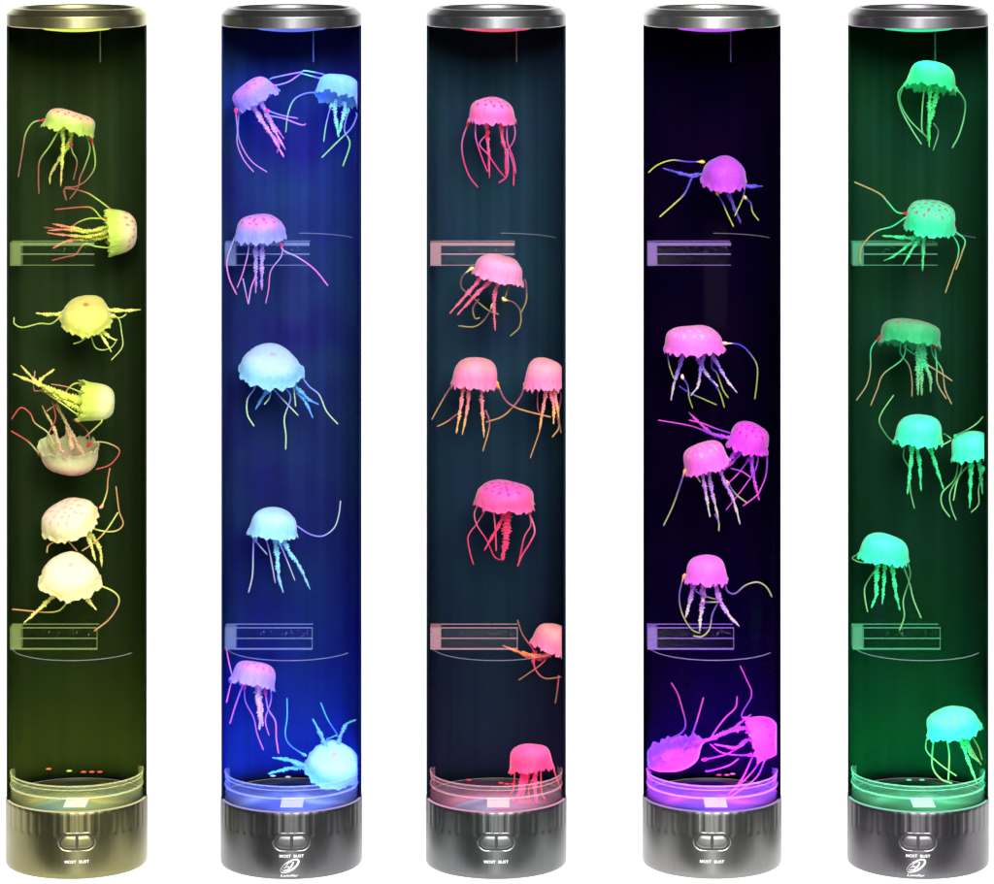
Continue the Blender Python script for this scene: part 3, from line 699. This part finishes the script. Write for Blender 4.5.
def build_jelly(idx, q):
    rnd = random.Random(1000+idx)
    x0, y0, s = CROP[q['crop']]
    L = LAMPS[q['lamp']]; lx = L['x']-497; LR = L['r']-3.4
    P2 = lambda p: (x0+p[0]/s, y0+p[1]/s)
    cpx = P2(q['c']); R, h = q['R'], q['h']-(3.5 if abs(q['roll']) < 60 and q['pitch'] < 18 else 1)
    C = at(cpx[0], cpx[1], q['yd'])
    top, rim, spot, ac0, ac1, tc0, tc1, acc = q['pl']
    M = Matrix.Rotation(math.radians(q['roll']), 3, 'Y') @ Matrix.Rotation(math.radians(q['pitch']), 3, 'X') @ Matrix.Rotation(rnd.uniform(0, 6.28), 3, 'Z')
    def inside(p):
        dx, dy = p[0]-lx, p[1]; d = math.hypot(dx, dy)
        zz = min(max(p[2], 66.2), Z(25)-8)
        if d > LR: return Vector((lx+dx*LR/d, dy*LR/d, zz))
        return Vector((p[0], p[1], zz))
    root = empty('toy_jellyfish', C, q['label'], 'jellyfish', 'silicone jellyfish floating in the lamps')
    mat = SILC if q['clear'] else BELL
    # ---- bell
    na = 96
    prof = [(r, z, 0) for r, z in BPROF]
    dm = .35 if q['pitch'] > 18 else (0, .1, .22, .05)[idx % 4]
    BP = []
    for i_, (r0_, z0_) in enumerate(BPROF):
        hz = math.sqrt(max(0, 1-min(1, r0_)**2))
        BP.append((r0_, z0_*(1-dm*sstep(0, .3, r0_)*(1-sstep(.9, 1.0, r0_)*.5))+dm*sstep(0, .3, r0_)*(1-sstep(.9, 1.0, r0_)*.5)*hz if r0_ < 1 else z0_))
    pr = []
    for i in range(len(BP)-1):
        (r0, z0), (r1, z1) = BP[i], BP[i+1]
        for k in range(2): pr.append((r0+(r1-r0)*k/2, z0+(z1-z0)*k/2))
    pr.append(BP[-1])
    ln_ = [0.0]
    for i in range(1, len(pr)): ln_.append(ln_[-1]+math.hypot((pr[i][0]-pr[i-1][0]), (pr[i][1]-pr[i-1][1])*h/R))
    T = ln_[-1]
    nl = rnd.choice((13, 15, 17)); ph = rnd.uniform(0, 6.28); sd = rnd.uniform(0, 50)
    sq = rnd.uniform(.95, 1.04)
    spn = (6, 11, 15); sph = [rnd.uniform(0, 6.28) for _ in range(3)]
    vs = []; cs = []
    def surf(i, a, inner):
        r, z = pr[i]; t = ln_[i]/T
        k = sstep(.80, 1, t)
        lobe = abs(math.sin(nl*.5*a+ph))
        rag = mnoise.noise(Vector((math.cos(a)*5+sd, math.sin(a)*5, sd)))
        low = mnoise.noise(Vector((math.cos(a)*1.2*r+sd, math.sin(a)*1.2*r, sd+z)))
        rr = R*r*(1+.02*k*math.cos(nl*a+2*ph)+.05*k*rag+.12*low)+.22*math.cos(2*nl*a+4*rag)*sstep(.3, .8, t)
        zz = h*(z-.5)-k*(1-lobe)*2.2*(-1)*.0-k*(lobe*1.0+rag*4.6+.8*math.sin(31*a+sd+2*rag))+low*1.8
        if inner: rr = max(0, rr-1.1*(1-.4*k)); zz -= 1.2*(1-k)
        p = Vector((rr*math.cos(a)*sq, rr*math.sin(a)/sq, zz))
        c_ = mixc(top, rim, sstep(.45, .85, t))
        c_ = mixc(c_, spot, .10*max(0, mnoise.noise(Vector((p[0]*.35+sd, p[1]*.35, p[2]*.35)))+.2))
        sa = 0
        if q['spots']:
            tt = t+.02*rag
            if tt < .1: sa = 1-sstep(.06, .1, tt) if q['spots'] == 2 else .75*(1-sstep(.04, .08, tt))
            if q['spots'] == 1:
                for row, (tc_, tw, n_, aw_) in enumerate(((.20, .055, 6, .20), (.36, .075, 10, .16), (.53, .055, 14, .17))):
                    ka = ((a*n_+sph[row])/(2*math.pi)) % 1-.5
                    cell = int((a*n_+sph[row])/(2*math.pi))+37*row
                    hsh = math.sin(cell*12.9898+idx*3.1)*43758.5453; hsh -= math.floor(hsh)
                    if hsh < .06: continue
                    tc_ = tc_+(hsh-.5)*.05; ka += (hsh-.5)*.3; tw = tw*(.55+.8*hsh)
                    d = ((tt-tc_)/tw)**2+(ka/aw_*(1.0+.6*(tt-tc_)/tw))**2
                    sa = max(sa, 1-sstep(.55, 1.15, d))
        if sa and not inner: c_ = mixc(c_, spot, sa*.9)
        if inner: c_ = mixc(c_, rim, .6)
        return p, c_
    m = len(pr); tot = 2*m
    for j in range(na):
        a = 2*math.pi*j/na
        for i in range(m):
            p, c_ = surf(i, a, False); vs.append(inside(C+M @ p)); cs.append(c_)
        for i in range(m-1, -1, -1):
            p, c_ = surf(i, a, True); vs.append(inside(C+M @ p)); cs.append(c_)
    fs = []
    for j in range(na):
        j2 = (j+1) % na
        for k in range(tot-1): fs.append((j*tot+k, j2*tot+k, j2*tot+k+1, j*tot+k+1))
    make_obj('bell', vs, fs, mat, root, C, cols=cs)
    # ---- tentacles
    far = 1 if q['pitch'] > 18 else 0
    for ti, t in enumerate(q['t']):
        pts2 = [P2(p) for p in t]
        d0 = q['yd']+(R*.45 if far else rnd.choice((-1, 1))*rnd.uniform(.15, .6)*R)
        dxs = pts2[0][0]-cpx[0]
        if abs(dxs) > R*.8: d0 = q['yd']+(4 if far else 0)
        d1 = d0*.5+rnd.uniform(-12, 12)
        n = len(pts2); pts = []
        for i, p in enumerate(pts2):
            pts.append(inside(at(p[0], p[1], d0+(d1-d0)*i/(n-1))))
        # near the bell? start just inside it
        v0 = C-pts[0]
        nearb = v0.length < R*1.75
        knob = nearb and v0.length > R*.8 and ti % 2 == 0
        if nearb: pts.insert(0, pts[0]+v0.normalized()*2.4)
        path = [inside(p) for p in catmull(pts, 1.1)]
        r1 = rnd.uniform(.62, .84)
        def rad(u, th, l, T_):
            e = min(1, math.sqrt(max(0.02, (T_-l)/1.2)))
            bulge = 1.1*math.exp(-(l-2.6)**2/5.0) if knob else 0
            return (r1*(1.0-.12*u)+bulge+.06*math.sin(l*1.7))*e
        vs, fs, U = sweep(path, rad, 10)
        cs = []
        for u in U:
            c_ = mixc(tc0, tc1, sstep(.30, .62, u))
            if knob: c_ = mixc(acc, c_, sstep(3.5/40, 6.0/40, u))
            cs += [c_]*10
        make_obj('tentacle', vs, fs, SIL, root, C, cols=cs)
    # ---- frilly oral arms
    for ai, t in enumerate(q['a']):
        pts2 = [P2(p) for p in t]
        dr = q['yd']+rnd.uniform(-5, 5)+(R*.3 if far else 0)
        d1 = dr+rnd.uniform(-9, 9)
        n = len(pts2)
        pts = [inside(at(p[0], p[1], dr+(d1-dr)*i/(n-1))) for i, p in enumerate(pts2)]
        if (C-pts[0]).length < R*1.6: pts.insert(0, pts[0]*.65+Vector(C)*.35)
        path = [inside(p) for p in catmull(pts, .55)]
        w0 = rnd.uniform(2.1, 2.7)*(q['aw'] if ai == 0 or q['aw'] < 1.6 else 1.0)
        tw = rnd.uniform(.32, .45); fq = rnd.uniform(1.35, 1.9); p0 = rnd.uniform(0, 6)
        def rad(u, th, l, T_):
            w = w0*(1-.62*u*u-.12*u)*min(1, .6+u*4)
            e = min(1, math.sqrt(max(.02, (T_-l)/2)))
            fr = .40+.55*abs(math.cos(th-.22*l+p0))**1.4
            ru = 1+.75*mnoise.noise(Vector((1.6*math.cos(th)+p0, 1.6*math.sin(th), l*.5+p0)))+.27*math.sin(1.5*fq*l+p0+2.4*math.sin(th+p0)+.9*math.sin(.37*l+p0))
            return w*fr*ru*e
        vs, fs, U = sweep(path, rad, 18)
        cs = []
        for i, u in enumerate(U):
            c_ = mixc(ac0, ac1, sstep(.45, .8, u))
            for k in range(18):
                f_ = abs(math.cos(1.5*(2*math.pi*k/18-tw*u*40)))
                cs.append(mixc(c_, ac1, .35*f_))
        make_obj('oral_arm', vs, fs, SIL, root, C, cols=cs)

for k, L in LAMPS.items(): build_lamp(k, L)
for i, q in enumerate(J): build_jelly(i, q)

# ------------------------------------------------------------------ setting: white table and backdrop with added glow
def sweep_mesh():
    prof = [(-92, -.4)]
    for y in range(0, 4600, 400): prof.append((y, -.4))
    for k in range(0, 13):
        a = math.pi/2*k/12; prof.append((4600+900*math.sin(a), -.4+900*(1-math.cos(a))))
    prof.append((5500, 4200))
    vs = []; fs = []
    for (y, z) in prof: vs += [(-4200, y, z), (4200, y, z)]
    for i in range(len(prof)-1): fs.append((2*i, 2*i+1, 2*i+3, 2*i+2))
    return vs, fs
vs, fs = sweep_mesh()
m, nt, out = new_mat('white_added_glow')
e = N(nt, 'ShaderNodeEmission', Strength=1.0); e.inputs[0].default_value = (1, 1, 1, 1)  # emission added so the whole sweep stays pure white without shadows
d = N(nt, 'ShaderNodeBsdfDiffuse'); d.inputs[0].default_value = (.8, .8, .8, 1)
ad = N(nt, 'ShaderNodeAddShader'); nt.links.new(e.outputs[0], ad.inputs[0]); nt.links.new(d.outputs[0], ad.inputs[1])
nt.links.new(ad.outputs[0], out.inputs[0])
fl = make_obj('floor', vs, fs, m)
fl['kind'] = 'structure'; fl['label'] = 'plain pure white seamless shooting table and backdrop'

# ------------------------------------------------------------------ world and off-camera lights
w = bpy.data.worlds.new('World'); sc.world = w; w.use_nodes = True
bg = w.node_tree.nodes['Background']; bg.inputs[0].default_value = (.9, .95, 1, 1); bg.inputs[1].default_value = .05

def area(name, loc, target, sx, sy, power, color=(1, 1, 1)):
    ld = bpy.data.lights.new(name, 'AREA'); ld.shape = 'RECTANGLE'; ld.size = sx; ld.size_y = sy
    ld.energy = power; ld.color = color
    o = bpy.data.objects.new(name, ld); col.objects.link(o); o.location = loc
    o.rotation_euler = (Vector(target)-Vector(loc)).to_track_quat('-Z', 'Y').to_euler()
    return o
area('added_key_light', (.25, -1.85, 1.40), (0, 0, .25), 1.4, 1.0, 155, (1, .98, .96))  # unseen front light, added to brighten the jellyfish
area('strip_softbox', (.02, -2.1, -.25), (0, 0, .1), .34, 1.1, 11)

# ------------------------------------------------------------------ camera
cd = bpy.data.cameras.new('Camera'); cam = bpy.data.objects.new('Camera', cd); col.objects.link(cam)
cam.location = (0, -DCAM*S, HCAM*S); cam.rotation_euler = (math.radians(90), 0, 0)
cd.sensor_width = 36; cd.lens = 36*DCAM/994; cd.shift_y = -652/994; cd.clip_start = .05; cd.clip_end = 50
sc.camera = cam
sc.view_settings.view_transform = 'Standard'; sc.view_settings.look = 'None'
sc.view_settings.exposure = 0; sc.view_settings.gamma = 1
sc.render.engine = 'CYCLES'
cy = sc.cycles
cy.max_bounces = 8; cy.diffuse_bounces = 3; cy.glossy_bounces = 3; cy.transparent_max_bounces = 24; cy.transmission_bounces = 4
cy.use_denoising = True; cy.sample_clamp_indirect = 4.0
cy.use_adaptive_sampling = True; cy.adaptive_threshold = .02
